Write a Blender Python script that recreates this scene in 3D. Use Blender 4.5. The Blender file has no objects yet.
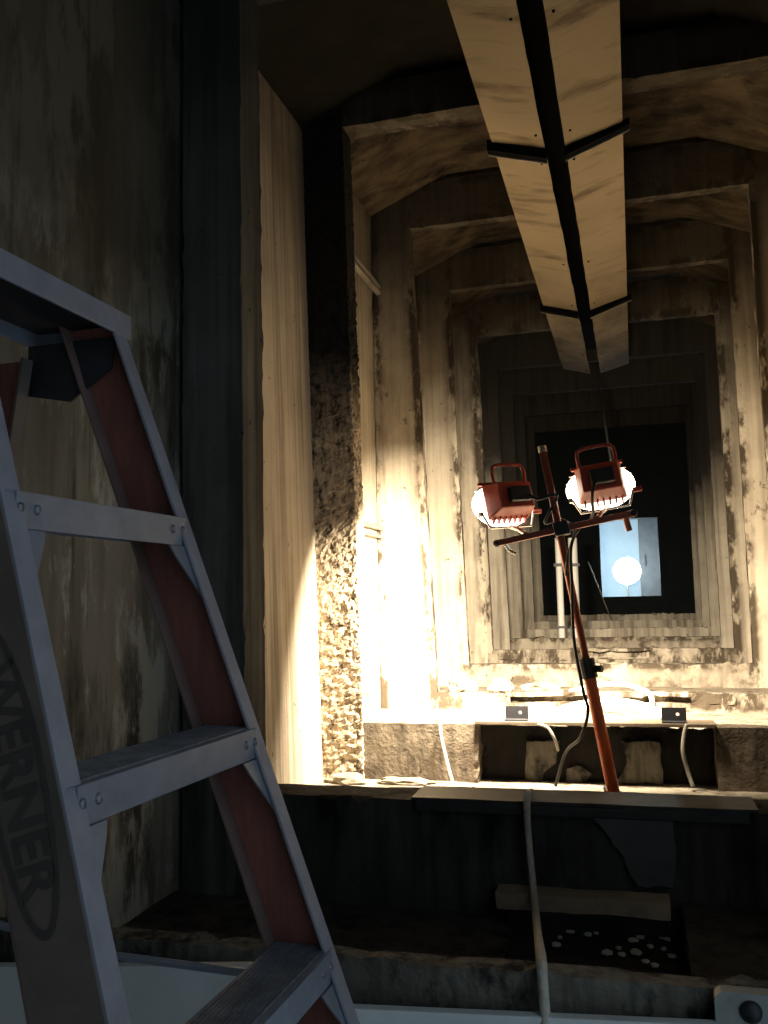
import bpy, bmesh, math, random
from mathutils import Vector, Matrix, noise
random.seed(7)
S = bpy.context.scene
C = S.collection
H = 1.35            # eye height above the floor
R_ = math.radians

# ------------------------------------------------------------------ camera
F, CX, CY = 900.0, 384.0, 512.0
def _axes():
    y = Vector((635 - CX, 597 - CY, F)).normalized()
    r = R_(2.8)
    u = Vector((-math.sin(r), -math.cos(r), 0)); u = (u - y * u.dot(y)).normalized()
    x = y.cross(u)
    if x.x < 0: x = -x
    return x, y, u
AX, AY, AZ = _axes()
def ray(px, py):
    d = Vector((px - CX, py - CY, F))
    return Vector((AX.dot(d), AY.dot(d), AZ.dot(d)))
def P(px, py, Y):
    d = ray(px, py); d = d * (Y / d.y); d.z += H
    return d
def PX(px, py, X):
    d = ray(px, py); d = d * (X / d.x); d.z += H
    return d
def PZ(px, py, z):
    d = ray(px, py); d = d * ((z - H) / d.z); d.z += H
    return d
cd = bpy.data.cameras.new('camera'); cam = bpy.data.objects.new('camera', cd); C.objects.link(cam)
cd.sensor_fit = 'VERTICAL'; cd.sensor_height = 36; cd.sensor_width = 27; cd.lens = F / 1024 * 36
cd.clip_start = 0.02
rt = Vector((AX.x, AY.x, AZ.x)); up = -Vector((AX.y, AY.y, AZ.y)); bk = -Vector((AX.z, AY.z, AZ.z))
cam.matrix_world = Matrix(((rt.x, up.x, bk.x, 0), (rt.y, up.y, bk.y, 0), (rt.z, up.z, bk.z, H), (0, 0, 0, 1)))
S.camera = cam
S.view_settings.view_transform = 'Standard'; S.view_settings.look = 'None'
S.view_settings.gamma = 1; S.view_settings.use_curve_mapping = False
S.view_settings.exposure = 0.0
S.cycles.max_bounces = 12; S.cycles.diffuse_bounces = 6
S.cycles.sample_clamp_indirect = 6

# ------------------------------------------------------------------ materials
class NT:
    def __init__(s, name):
        s.m = bpy.data.materials.new(name); s.m.use_nodes = True
        s.t = s.m.node_tree; s.n = s.t.nodes; s.l = s.t.links
        s.b = s.n['Principled BSDF']
    def new(s, typ, **kw):
        n = s.n.new(typ)
        for k, v in kw.items(): setattr(n, k, v)
        return n
    def link(s, a, b): s.l.new(a, b)
    def pos(s, scale=(1, 1, 1), loc=(0, 0, 0), rot=(0, 0, 0), local=False):
        src = s.new('ShaderNodeTexCoord').outputs['Object'] if local else s.new('ShaderNodeNewGeometry').outputs['Position']
        mp = s.new('ShaderNodeMapping'); mp.inputs['Scale'].default_value = scale
        mp.inputs['Location'].default_value = loc; mp.inputs['Rotation'].default_value = rot
        s.link(src, mp.inputs['Vector']); return mp.outputs['Vector']
    def noise(s, vec, scale=5, detail=6, rough=.6):
        n = s.new('ShaderNodeTexNoise'); n.inputs['Scale'].default_value = scale
        n.inputs['Detail'].default_value = detail; n.inputs['Roughness'].default_value = rough
        s.link(vec, n.inputs['Vector']); return n.outputs['Fac']
    def ramp(s, fac, stops):
        r = s.new('ShaderNodeValToRGB'); e = r.color_ramp.elements
        e[0].position, e[0].color = stops[0][0], (*stops[0][1], 1)
        e[1].position, e[1].color = stops[1][0], (*stops[1][1], 1)
        for p, c in stops[2:]:
            k = e.new(p); k.color = (*c, 1)
        s.link(fac, r.inputs['Fac']); return r.outputs['Color']
    def mix(s, fac, a, b, mode='MIX'):
        m = s.new('ShaderNodeMix', data_type='RGBA', blend_type=mode)
        if isinstance(fac, (int, float)): m.inputs[0].default_value = fac
        else: s.link(fac, m.inputs[0])
        for i, v in ((6, a), (7, b)):
            if isinstance(v, tuple): m.inputs[i].default_value = (*v, 1)
            else: s.link(v, m.inputs[i])
        return m.outputs[2]
    def math(s, op, a, b=None, clamp=False):
        m = s.new('ShaderNodeMath', operation=op); m.use_clamp = clamp
        for i, v in ((0, a), (1, b)):
            if v is None: continue
            if isinstance(v, (int, float)): m.inputs[i].default_value = v
            else: s.link(v, m.inputs[i])
        return m.outputs[0]
    def bump(s, h, strength=.4, dist=.01):
        b = s.new('ShaderNodeBump'); b.inputs['Strength'].default_value = strength; b.inputs['Distance'].default_value = dist
        s.link(h, b.inputs['Height']); s.link(b.outputs['Normal'], s.b.inputs['Normal'])
    def done(s, col, rough=.9, metal=0.0, spec=.25):
        if isinstance(col, tuple): s.b.inputs['Base Color'].default_value = (*col, 1)
        else: s.link(col, s.b.inputs['Base Color'])
        if isinstance(rough, (int, float)): s.b.inputs['Roughness'].default_value = rough
        else: s.link(rough, s.b.inputs['Roughness'])
        s.b.inputs['Metallic'].default_value = metal; s.b.inputs['Specular IOR Level'].default_value = spec
        return s.m
G3 = lambda v: (v, v, v)

def concrete(name, a, b, stain, stain_lo=.55, stain_hi=.75, streak=(5, 5, .35), soot_shade=None, soot_shade_col=(.012, .011, .010), bump=.35, pits=True, worn=False):
    """board-cast concrete: mottle between a and b, vertical run-off streaks, smoke film and light falloff painted darker with height in ragged patches"""
    t = NT(name)
    v = t.pos()
    col = t.mix(t.ramp(t.noise(v, 2.6, 8, .65), [(.35, G3(0)), (.65, G3(1))]), a, b)
    st = t.noise(t.pos(streak), 2.2, 7, .6)
    col = t.mix(t.ramp(st, [(stain_lo, G3(0)), (stain_hi, G3(1))]), col, stain)
    st2 = t.noise(t.pos((streak[0] * 2.4, streak[1] * 2.4, streak[2] * .6), (3, 1, 7)), 2.5, 5, .5)
    col = t.mix(t.ramp(st2, [(.45, G3(.0)), (.72, G3(.55))]), col, tuple(x * .55 for x in stain))
    if worn:                                     # arrises broken back to the dark aggregate
        g = t.new('ShaderNodeNewGeometry')
        e = t.ramp(g.outputs['Pointiness'], [(.505, G3(0)), (.54, G3(1))])
        k = t.ramp(t.noise(t.pos((1, 1, .45), (2, 6, 1)), 7, 6, .7), [(.46, G3(0)), (.54, G3(1))])
        m = t.new('ShaderNodeMath', operation='MULTIPLY'); t.link(e, m.inputs[0]); t.link(k, m.inputs[1])
        col = t.mix(m.outputs[0], col, (.06, .046, .032))
        col = t.mix(t.ramp(t.noise(t.pos((1, 1, .6), (8, 3, 4)), 4.2, 7, .7), [(.635, G3(0)), (.66, G3(.8))]), col, (.12, .09, .065))
    if soot_shade:  # darker upward: smoke stain plus lamp falloff put into the colour
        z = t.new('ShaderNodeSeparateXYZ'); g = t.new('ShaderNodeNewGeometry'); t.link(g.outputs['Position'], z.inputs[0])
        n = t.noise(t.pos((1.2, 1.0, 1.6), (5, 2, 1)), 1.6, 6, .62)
        h = t.math('ADD', z.outputs[2], t.math('MULTIPLY', t.math('SUBTRACT', n, .5), soot_shade[2]))
        mr = t.new('ShaderNodeMapRange'); mr.inputs[1].default_value = soot_shade[0]; mr.inputs[2].default_value = soot_shade[1]
        mr.inputs[4].default_value = soot_shade[3] if len(soot_shade) > 3 else 1.0
        t.link(h, mr.inputs[0]); col = t.mix(mr.outputs[0], col, soot_shade_col)
    fine = t.noise(v, 70, 4, .7); mid = t.noise(v, 14, 5, .6)
    if pits:
        p = t.ramp(t.noise(v, 32, 2, .5), [(.70, G3(0)), (.76, G3(.75))])
        col = t.mix(p, col, tuple(x * .35 for x in stain))
    t.bump(t.math('ADD', t.math('MULTIPLY', fine, .35), mid), bump, .012)
    return t.done(col, .93, 0, .15)

def ribmat(name, a, b, stain, soot_shade, soot_shade_col, worn=True, streak=(5, 5, .5)):
    return concrete(name, a, b, stain, .54, .70, streak, soot_shade, soot_shade_col, .5, True, worn)

def simple(name, c, rough=.6, metal=0., var=.25, scale=30, bump=.0, spec=.4, dirt=None):
    t = NT(name); v = t.pos(local=True)
    n = t.noise(v, scale, 6, .65)
    col = t.mix(t.ramp(n, [(.3, G3(0)), (.7, G3(1))]), tuple(x * (1 - var) for x in c), tuple(min(1, x * (1 + var)) for x in c))
    if dirt:
        col = t.mix(t.ramp(t.noise(v, scale * .35, 8, .7), [(.5, G3(0)), (.68, G3(dirt[3] if len(dirt) > 3 else .8))]), col, tuple(dirt[:3]))
    if bump: t.bump(n, bump, .004)
    return t.done(col, rough, metal, spec)

def emissive(name, c, s):
    t = NT(name); t.b.inputs['Emission Color'].default_value = (*c, 1); t.b.inputs['Emission Strength'].default_value = s
    return t.done(c, .4)

TAN = (.56, .48, .37); TAN2 = (.44, .37, .28); BRN = (.20, .15, .10)
M = {}
M['rib'] = ribmat('rib concrete', (.50, .44, .345), (.36, .31, .24), (.17, .13, .09), soot_shade=(2.3, 3.2, .9, .90), soot_shade_col=(.036, .030, .022))
M['ribsill'] = concrete('broken sill concrete', (.37, .32, .25), (.23, .195, .15), (.09, .07, .05), .54, .66, (4, 4, 5), bump=.9, worn=True)
M['rib_far'] = concrete('smoked rib concrete', (.50, .445, .355), (.36, .315, .25), (.11, .09, .065), .50, .68, soot_shade=(1.75, 2.4, .7, .96), soot_shade_col=(.014, .012, .010))
M['rough'] = concrete('broken aggregate', (.60, .50, .37), (.36, .28, .19), (.07, .05, .035), .5, .66, streak=(14, 14, 12), soot_shade=(1.95, 2.3, .35, .97), soot_shade_col=(.008, .0075, .007), bump=1.4)  # black top paints in where the lamp beam is cut off
M['wall'] = concrete('bay wall concrete', (.56, .495, .395), (.45, .39, .30), (.20, .15, .105), .55, .72, (7, 7, .25), soot_shade=(2.3, 3.3, .8, .80), soot_shade_col=(.050, .041, .028))
def damp_wall():
    """old cast wall: broad run-off bands, pale lime patches, algae and dark seep lines"""
    t = NT('streaked damp wall'); v = t.pos()
    col = t.mix(t.ramp(t.noise(t.pos((3.2, 3.2, .30)), 1.5, 6, .62), [(.40, G3(0)), (.58, G3(1))]), (.15, .138, .104), (.28, .27, .225))
    col = t.mix(t.ramp(t.noise(t.pos((2.5, 2.5, .55), (4, 2, 9)), 1.7, 7, .68), [(.50, G3(0)), (.60, G3(.9))]), col, (.052, .048, .034))
    col = t.mix(t.ramp(t.noise(t.pos((4, 4, 1.3), (1, 8, 3)), 1.6, 8, .7), [(.49, G3(0)), (.56, G3(.85))]), col, (.46, .475, .41))
    col = t.mix(t.ramp(t.noise(t.pos((5, 5, .5), (7, 1, 2)), 1.3, 6, .6), [(.56, G3(0)), (.70, G3(.7))]), col, (.085, .080, .030))
    col = t.mix(t.ramp(t.noise(t.pos((11, 11, .35), (2, 2, 5)), 2.0, 6, .6), [(.60, G3(0)), (.68, G3(.8))]), col, (.030, .030, .026))
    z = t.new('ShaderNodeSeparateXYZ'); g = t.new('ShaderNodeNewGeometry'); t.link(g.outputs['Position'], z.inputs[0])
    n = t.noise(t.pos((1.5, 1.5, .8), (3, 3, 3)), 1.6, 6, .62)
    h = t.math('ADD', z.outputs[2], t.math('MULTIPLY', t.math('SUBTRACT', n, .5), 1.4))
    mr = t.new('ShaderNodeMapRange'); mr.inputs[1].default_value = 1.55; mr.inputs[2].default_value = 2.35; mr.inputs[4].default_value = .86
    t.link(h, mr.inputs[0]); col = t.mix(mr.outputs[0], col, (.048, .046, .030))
    t.bump(t.math('ADD', t.math('MULTIPLY', t.noise(v, 60, 4, .7), .4), t.noise(v, 9, 6, .65)), .5, .012)
    return t.done(col, .9, 0, .12)
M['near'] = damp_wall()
M['ceil'] = concrete('smoked ceiling', (.105, .080, .052), (.046, .036, .025), (.016, .013, .010), .48, .64, (1.6, 3, 3), bump=.3)
M['floorc'] = concrete('bay floor concrete', (.34, .30, .235), (.22, .185, .14), (.09, .07, .05), .54, .68, (5, 6, 3), bump=.9)
M['ceil0'] = concrete('shaded black ceiling', (.016, .014, .010), (.010, .009, .007), (.006, .006, .005), .5, .7, (3, 3, 3), bump=.3)  # near bay's lack of lamp light put into the colour
M['sill'] = concrete('dark sill concrete', (.075, .072, .062), (.04, .038, .034), (.014, .013, .012), .48, .68, (5, 5, 1.2), bump=.6)  # evenly dark concrete for the near sill, ledge and slab
M['lip'] = concrete('stained lip concrete', (.20, .185, .15), (.085, .078, .066), (.030, .028, .025), .48, .62, (9, 9, 5), bump=.7)
M['jamb0'] = concrete('dark damp jamb', (.15, .145, .125), (.10, .098, .085), (.035, .034, .030), .46, .66, (5, 5, .4), soot_shade=(2.0, 3.2, .6, .8), soot_shade_col=(.020, .022, .020), bump=.4)
M['brownsill'] = concrete('brown stained sill', (.19, .155, .115), (.125, .10, .075), (.05, .04, .03), .48, .66, (6, 6, 2), bump=.7)
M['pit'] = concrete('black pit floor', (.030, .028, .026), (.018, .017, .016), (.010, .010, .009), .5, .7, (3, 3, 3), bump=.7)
M['end'] = simple('black end wall paint', (.005, .0065, .0075), .7, 0, .3, 4, spec=.06)
M['plaster'] = simple('white room plaster', (.40, .50, .56), .8, 0, .1, 3)

# ladder
t = NT('faded red fibreglass'); v = t.pos((6, 6, 1), local=True)
c_ = t.mix(t.ramp(t.noise(v, 9, 7, .7), [(.35, G3(0)), (.7, G3(1))]), (.26, .098, .074), (.17, .066, .052))
c_ = t.mix(t.ramp(t.noise(t.pos(local=True), 3, 8, .7), [(.52, G3(0)), (.75, G3(.65))]), c_, (.13, .075, .062))
t.bump(t.noise(t.pos((60, 60, 3), local=True), 6, 3, .5), .2, .002); M['red'] = t.done(c_, .5, 0, .4)
M['redback'] = simple('dusty red rail edge', (.15, .095, .08), .55, 0, .2, 14, .1, dirt=(.11, .09, .08, .6))
M['flange'] = simple('worn grey rail edge', (.22, .225, .255), .5, 0, .18, 16, .1, dirt=(.17, .165, .17, .6))
M['webface'] = simple('dusty rail face', (.135, .108, .088), .6, 0, .22, 12, .1, dirt=(.085, .075, .065, .6))
M['alu'] = simple('dull aluminium', (.27, .30, .355), .45, .45, .14, 22, .12, dirt=(.21, .225, .25, .65))
M['tread'] = simple('scuffed ribbed tread', (.20, .22, .25), .5, .4, .3, 40, .2, dirt=(.45, .47, .50, .5))
M['steel_dk'] = simple('dark plate steel', (.045, .045, .05), .5, .5, .3, 14)
M['rivet'] = simple('rivet metal', (.20, .21, .24), .4, .7, .15, 60)
M['ink'] = simple('logo ink', (.062, .054, .048), .7, 0, .2, 30)
# lights
M['lampred'] = simple('red lamp enamel', (.40, .050, .022), .42, 0, .14, 20, dirt=(.22, .05, .03, .4))
M['blackpl'] = simple('black plastic', (.020, .021, .021), .5, 0, .2, 30)
M['barmet'] = simple('bar enamel red brown', (.30, .085, .05), .4, .3, .15, 20)
M['orange'] = simple('orange stand tube', (.62, .125, .035), .4, 0, .14, 12, dirt=(.28, .06, .03, .35))
M['chrome'] = simple('bright steel', (.62, .60, .56), .25, .9, .1, 30)
M['lens'] = emissive('lit lamp glass', (1, .92, .74), 6)
M['bulb'] = emissive('lit globe', (.78, .92, 1), 30)
# misc
def plate_mat():
    """tan painted plates with brown smoke smudges drawn across, blacker towards the far end of the run"""
    t = NT('tan duct plate'); v = t.pos()
    col = t.mix(t.ramp(t.noise(v, 1.6, 4, .5), [(.35, G3(0)), (.65, G3(1))]), (.31, .245, .160), (.235, .190, .125))
    col = t.mix(t.ramp(t.noise(t.pos((.8, 2.6, 1), (1, 4, 0), (0, 0, .25)), 2.1, 5, .6), [(.535, G3(0)), (.63, G3(.85))]), col, (.100, .072, .042))
    col = t.mix(t.ramp(t.noise(t.pos((1.5, 9, 1), (5, 1, 0), (0, 0, .2)), 2.2, 5, .6), [(.58, G3(0)), (.75, G3(.45))]), col, (.12, .088, .055))
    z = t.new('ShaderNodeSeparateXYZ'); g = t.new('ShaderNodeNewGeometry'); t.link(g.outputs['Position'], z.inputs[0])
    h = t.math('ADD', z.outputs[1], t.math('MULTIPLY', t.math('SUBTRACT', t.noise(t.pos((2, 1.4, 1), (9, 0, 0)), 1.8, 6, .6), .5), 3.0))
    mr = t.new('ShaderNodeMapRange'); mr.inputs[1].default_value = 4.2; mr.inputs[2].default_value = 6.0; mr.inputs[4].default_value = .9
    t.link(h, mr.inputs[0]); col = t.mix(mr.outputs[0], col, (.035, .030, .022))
    t.bump(t.noise(v, 40, 4, .6), .12, .004)
    return t.done(col, .8, 0, .2)
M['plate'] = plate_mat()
M['black'] = simple('sooty black', (.006, .006, .006), .95, 0, .3, 20, spec=.03)
M['galv'] = simple('dull conduit', (.33, .30, .25), .45, .5, .2, 18, dirt=(.13, .10, .07, .7))
M['white'] = simple('white paint', (.72, .77, .76), .6, 0, .1, 6, dirt=(.30, .33, .31, .55))
M['whiteh'] = simple('white hose', (.78, .76, .70), .5, 0, .06, 12)
M['rope'] = simple('pale rope', (.46, .43, .36), .85, 0, .25, 90, .4)
M['greyc'] = simple('grey cable', (.30, .28, .24), .7, 0, .2, 40)
M['wood'] = simple('dirty timber', (.30, .235, .155), .85, 0, .35, 8, .3, dirt=(.06, .05, .04, .6))
M['chan'] = simple('sooty steel channel', (.055, .053, .05), .55, .5, .35, 12, .2)
M['brown'] = simple('rust brown angle', (.20, .155, .11), .6, .3, .3, 14, .2)
M['bluep'] = simple('blue grey sheet', (.075, .080, .082), .7, .0, .3, 7, dirt=(.05, .055, .06, .6))
M['cast'] = simple('pale cast plate', (.30, .32, .30), .55, .2, .2, 16, .2, dirt=(.14, .15, .13, .7))
M['chip'] = simple('pale paint flake', (.42, .41, .37), .8, 0, .2, 50)

# ------------------------------------------------------------------ mesh helpers
def obj(name, bm, mat, parent=None, smooth=False, loc=None):
    me = bpy.data.meshes.new(name); bmesh.ops.recalc_face_normals(bm, faces=bm.faces); bm.to_mesh(me); bm.free()
    if smooth:
        for p in me.polygons: p.use_smooth = True
    me.materials.append(mat)
    o = bpy.data.objects.new(name, me); C.objects.link(o)
    if parent:
        o.parent = parent
        o.matrix_parent_inverse = Matrix.Identity(4)
        w, p = Matrix.Identity(4), parent         # geometry is given in world space
        while p: w = p.matrix_basis @ w; p = p.parent
        me.transform(w.inverted())
    return o
def struct(name, bm, mat, parent=None):
    o = obj(name, bm, mat, parent); o['kind'] = 'structure'; return o
def tag(o, label, cat, group=None, kind=None):
    o['label'] = label; o['category'] = cat
    if group: o['group'] = group
    if kind: o['kind'] = kind
    return o
def thing(name, label, cat, loc, group=None, mat=None):
    o = bpy.data.objects.new(name, None); o.empty_display_size = .05; C.objects.link(o)
    if mat is not None: o.matrix_basis = mat
    else: o.location = loc; o.matrix_basis = Matrix.Translation(loc)
    return tag(o, label, cat, group)
def recenter(o):
    """put a single-mesh thing's origin at its base"""
    vs = [v.co for v in o.data.vertices]
    c = Vector(((min(v.x for v in vs) + max(v.x for v in vs)) / 2, (min(v.y for v in vs) + max(v.y for v in vs)) / 2, min(v.z for v in vs)))
    o.data.transform(Matrix.Translation(-c)); o.location = c
    return o
def one(name, bm, mat, label, cat, group=None, kind=None, smooth=False):
    return tag(recenter(obj(name, bm, mat, None, smooth)), label, cat, group, kind)

def box(bm, x0, x1, y0, y1, z0, z1, bev=0, mtx=None):
    vs = [bm.verts.new((x, y, z)) for x in (x0, x1) for y in (y0, y1) for z in (z0, z1)]
    fs = [bm.faces.new([vs[i] for i in q]) for q in ((0, 1, 3, 2), (4, 6, 7, 5), (0, 4, 5, 1), (2, 3, 7, 6), (0, 2, 6, 4), (1, 5, 7, 3))]
    if bev:
        es = list({e for f in fs for e in f.edges})
        r = bmesh.ops.bevel(bm, geom=es, offset=bev, segments=2, affect='EDGES', profile=.6)
        vs = list({v for f in r['faces'] for v in f.verts} | {v for v in vs if v.is_valid})
    if mtx is not None:
        for v in vs: v.co = mtx @ v.co
    return vs
def hexa(bm, c8, bev=0):
    """solid from 8 corners: bottom 4 then top 4 (same winding)"""
    v = [bm.verts.new(c) for c in c8]
    fs = [bm.faces.new([v[i] for i in q]) for q in ((0, 3, 2, 1), (4, 5, 6, 7), (0, 1, 5, 4), (1, 2, 6, 5), (2, 3, 7, 6), (3, 0, 4, 7))]
    if bev: bmesh.ops.bevel(bm, geom=list({e for f in fs for e in f.edges}), offset=bev, segments=2, affect='EDGES', profile=.6)
def gridbox(bm, x0, x1, y0, y1, z0, z1, res=.035, fn=None):
    """box with finely divided faces; fn moves each vertex"""
    n = [max(1, round((b - a) / res)) for a, b in ((x0, x1), (y0, y1), (z0, z1))]
    lo = (x0, y0, z0); hi = (x1, y1, z1); cache = {}
    def V(i, j, k):
        key = (i, j, k)
        if key not in cache:
            cache[key] = bm.verts.new([lo[a] + (hi[a] - lo[a]) * key[a] / n[a] for a in range(3)])
        return cache[key]
    for i in range(n[0]):
        for j in range(n[1]):
            for k in (0, n[2]): bm.faces.new((V(i, j, k), V(i + 1, j, k), V(i + 1, j + 1, k), V(i, j + 1, k)))
    for i in range(n[0]):
        for k in range(n[2]):
            for j in (0, n[1]): bm.faces.new((V(i, j, k), V(i + 1, j, k), V(i + 1, j, k + 1), V(i, j, k + 1)))
    for j in range(n[1]):
        for k in range(n[2]):
            for i in (0, n[0]): bm.faces.new((V(i, j, k), V(i, j + 1, k), V(i, j + 1, k + 1), V(i, j, k + 1)))
    if fn:
        for (i, j, k), v in cache.items():
            e = (i in (0, n[0])) + (j in (0, n[1])) + (k in (0, n[2]))
            v.co = fn(v.co.copy(), e, (i / n[0], j / n[1], k / n[2]))
def tube(bm, pts, r, seg=10, cap=True):
    pts = [Vector(p) for p in pts]; rings = []
    rr = r if isinstance(r, (list, tuple)) else [r] * len(pts)
    ref = None
    for i, p in enumerate(pts):
        d = (pts[min(i + 1, len(pts) - 1)] - pts[max(i - 1, 0)]).normalized()
        if ref is None:
            ref = d.orthogonal().normalized()
        ref = (ref - d * ref.dot(d)).normalized(); w = d.cross(ref)
        rings.append([bm.verts.new(p + (ref * math.cos(a) + w * math.sin(a)) * rr[i]) for a in [2 * math.pi * k / seg for k in range(seg)]])
    for a, b in zip(rings, rings[1:]):
        for k in range(seg): bm.faces.new((a[k], a[(k + 1) % seg], b[(k + 1) % seg], b[k]))
    if cap: bm.faces.new(rings[0]); bm.faces.new(rings[-1])
def spline(pts, n=8):
    pts = [Vector(p) for p in pts]; out = []
    q = [pts[0] * 2 - pts[1]] + pts + [pts[-1] * 2 - pts[-2]]
    for i in range(1, len(q) - 2):
        for k in range(n):
            t = k / n; a, b, c, d = q[i - 1], q[i], q[i + 1], q[i + 2]
            out.append(.5 * ((2 * b) + (c - a) * t + (2 * a - 5 * b + 4 * c - d) * t * t + (3 * b - a - 3 * c + d) * t ** 3))
    out.append(pts[-1]); return out
def prism(bm, poly, off):
    """solid from a planar polygon and an offset vector"""
    a = [bm.verts.new(Vector(p)) for p in poly]; b = [bm.verts.new(Vector(p) + Vector(off)) for p in poly]
    bm.faces.new(a); bm.faces.new(list(reversed(b)))
    n = len(a)
    for i in range(n): bm.faces.new((a[i], a[(i + 1) % n], b[(i + 1) % n], b[i]))
def cyl(bm, a, b, r, seg=14): tube(bm, [a, b], r, seg)
def dome(bm, c, rad, mtx=None, seg=20, rings=10, squash=1):
    r = bmesh.ops.create_uvsphere(bm, u_segments=seg, v_segments=rings, radius=1)
    for v in r['verts']:
        p = Vector((v.co.x * rad[0], v.co.y * rad[1], v.co.z * rad[2]))
        v.co = (mtx @ p if mtx else p) + Vector(c)
def B(): return bmesh.new()

def rough(amp, chip, scale=9.0, seed=0.0):
    def fn(co, e, uvw):
        n = noise.noise_vector(co * scale + Vector((seed, seed * 2, 0)))
        co = co + n * amp
        if e >= 2:
            k = noise.noise(co * 6 + Vector((seed, 3, seed))) + .5 * noise.noise(co * 19)
            if k > .18: co = co + Vector((noise.noise(co * 31), noise.noise(co * 29 + Vector((5, 5, 5))), noise.noise(co * 37))) * chip
        return co
    return fn

# ------------------------------------------------------------------ the tunnel
SP = .88
THK = lambda n: .145 if n <= 0 else .10 if n == 1 else .055
D = lambda n: (n + 2.63) * SP
WL, WR = -1.16, .76
LX = {-1: -1.05, 0: -1.05, 1: P(345, 150, 3.22).x, 2: -.965, 3: -.95, 4: -.94, 5: -.935, 6: -.93, 7: -.93, 8: -.93}
LXB = {-1: -1.05, 0: -1.045, 1: P(365, 720, 3.22).x, 2: -.89, 3: -.90, 4: -.90, 5: -.91, 6: -.91, 7: -.91, 8: -.91}
RX = {n: .565 for n in range(-1, 9)}
SILL = {-1: .79, 0: .842, 1: .915, 2: .935, 3: 1.0, 4: 1.03, 5: 1.065, 6: 1.10, 7: 1.14, 8: 1.18}
TOP = {-1: 3.22, 0: 3.22, 1: 3.20, 2: 3.14, 3: 3.13, 4: 3.11, 5: 3.10, 6: 3.09, 7: 3.08, 8: 3.08}
CEIL = 3.39; YB = -1.7; YE = D(8)

def lean(n, fn):
    def g(co, e, uvw):
        co = fn(co, e, uvw)
        if co.x < -.7 and uvw[0] > .0:          # the jamb's inner edge leans a little towards the sill
            w = uvw[0] * max(0, min(1, (TOP[n] - co.z) / (TOP[n] - SILL[n])))
            co.x += (LXB[n] - LX[n]) * w
        return co
    return g
def rib(n):
    y0, y1 = D(n), D(n) + THK(n)
    f = rough(.0022, .007, 8, n * 3.1)
    bm = B()
    zb = SILL[n] - .30
    wl = -1.235 if n <= 0 else WL + .005
    wr = WR - .005
    res = .03 if n in (0, 1, 2, 3) else .05
    if n != 1:
        gridbox(bm, wl, LX[n], y0, y1, zb, 3.36, res, lean(n, f))
    gridbox(bm, RX[n], wr, y0, y1, zb, 3.36, res, f)
    gridbox(bm, (LX[n] if n != 1 else LX[n]), RX[n], y0, y1, TOP[n], 3.36, res, f)
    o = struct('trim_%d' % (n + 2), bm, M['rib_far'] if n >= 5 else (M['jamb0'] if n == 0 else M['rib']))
    bm = B(); xb = LXB[n] - .03
    fs = rough(.005, .022, 7, n * 1.7)
    if n == 1:
        xa, xc = P(478, 750, y0).x, P(716, 750, y0).x
        gridbox(bm, xb, xa, y0 + .004, y1, zb, SILL[n], .02, fs)
        gridbox(bm, xc, RX[n], y0 + .004, y1, zb, SILL[n], .02, fs)
        b2 = B(); gridbox(b2, xa, xc, y0 + .075, y1, zb, SILL[n] - .012, .02, fs); struct('trim_recess', b2, M['pit'], o)  # recess shade put into the block's near-black colour
    elif n in (2, 4):
        sa, sb = (P(510, 696, y0).x, P(692, 696, y0).x) if n == 2 else (P(574, 657, y0).x, P(650, 657, y0).x)
        h = .028 if n == 2 else .05; zt = SILL[n] - .012
        gridbox(bm, xb, RX[n], y0, y1, zb, zt - h, .03, fs)
        gridbox(bm, xb, sa, y0, y1, zt - h, SILL[n], .025, fs)
        gridbox(bm, sb, RX[n], y0, y1, zt - h, SILL[n], .025, fs)
        gridbox(bm, sa, sb, y0 + .045, y1, zt - h, zt, .05)
        gridbox(bm, sa - .02, sb + .02, y0 - .004, y1, zt, SILL[n] + .006, .025, fs)
    else:
        gridbox(bm, xb, RX[n], y0, y1, zb, SILL[n], .03, fs)
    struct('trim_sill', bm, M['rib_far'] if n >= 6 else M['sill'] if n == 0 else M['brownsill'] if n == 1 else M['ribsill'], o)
    if n == 1:
        bm = B()
        def rf(co, e, uvw):
            a = .0085 if co.z < 2.55 else .004
            k = Vector((noise.noise(co * 55), noise.noise(co * 50 + Vector((9, 0, 0))), noise.noise(co * 52 + Vector((0, 9, 0))))) * .7
            k += Vector((noise.noise(co * 120), noise.noise(co * 111 + Vector((3, 0, 0))), noise.noise(co * 118))) * .7
            co = co + k * a
            w = uvw[0] * max(0, min(1, (3.2 - co.z) / 2.3)); co.x += (LXB[1] - LX[1]) * w
            return co
        gridbox(bm, wl - .02, LX[1], y0 - .006, y1, SILL[1] - .21, 3.36, .0085, rf)
        # small broken lumps of concrete still clinging to the foot of the jamb
        j = struct('trim_jamb', bm, M['rough'], o)
    return o
for n in range(0, 9): rib(n)

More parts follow.
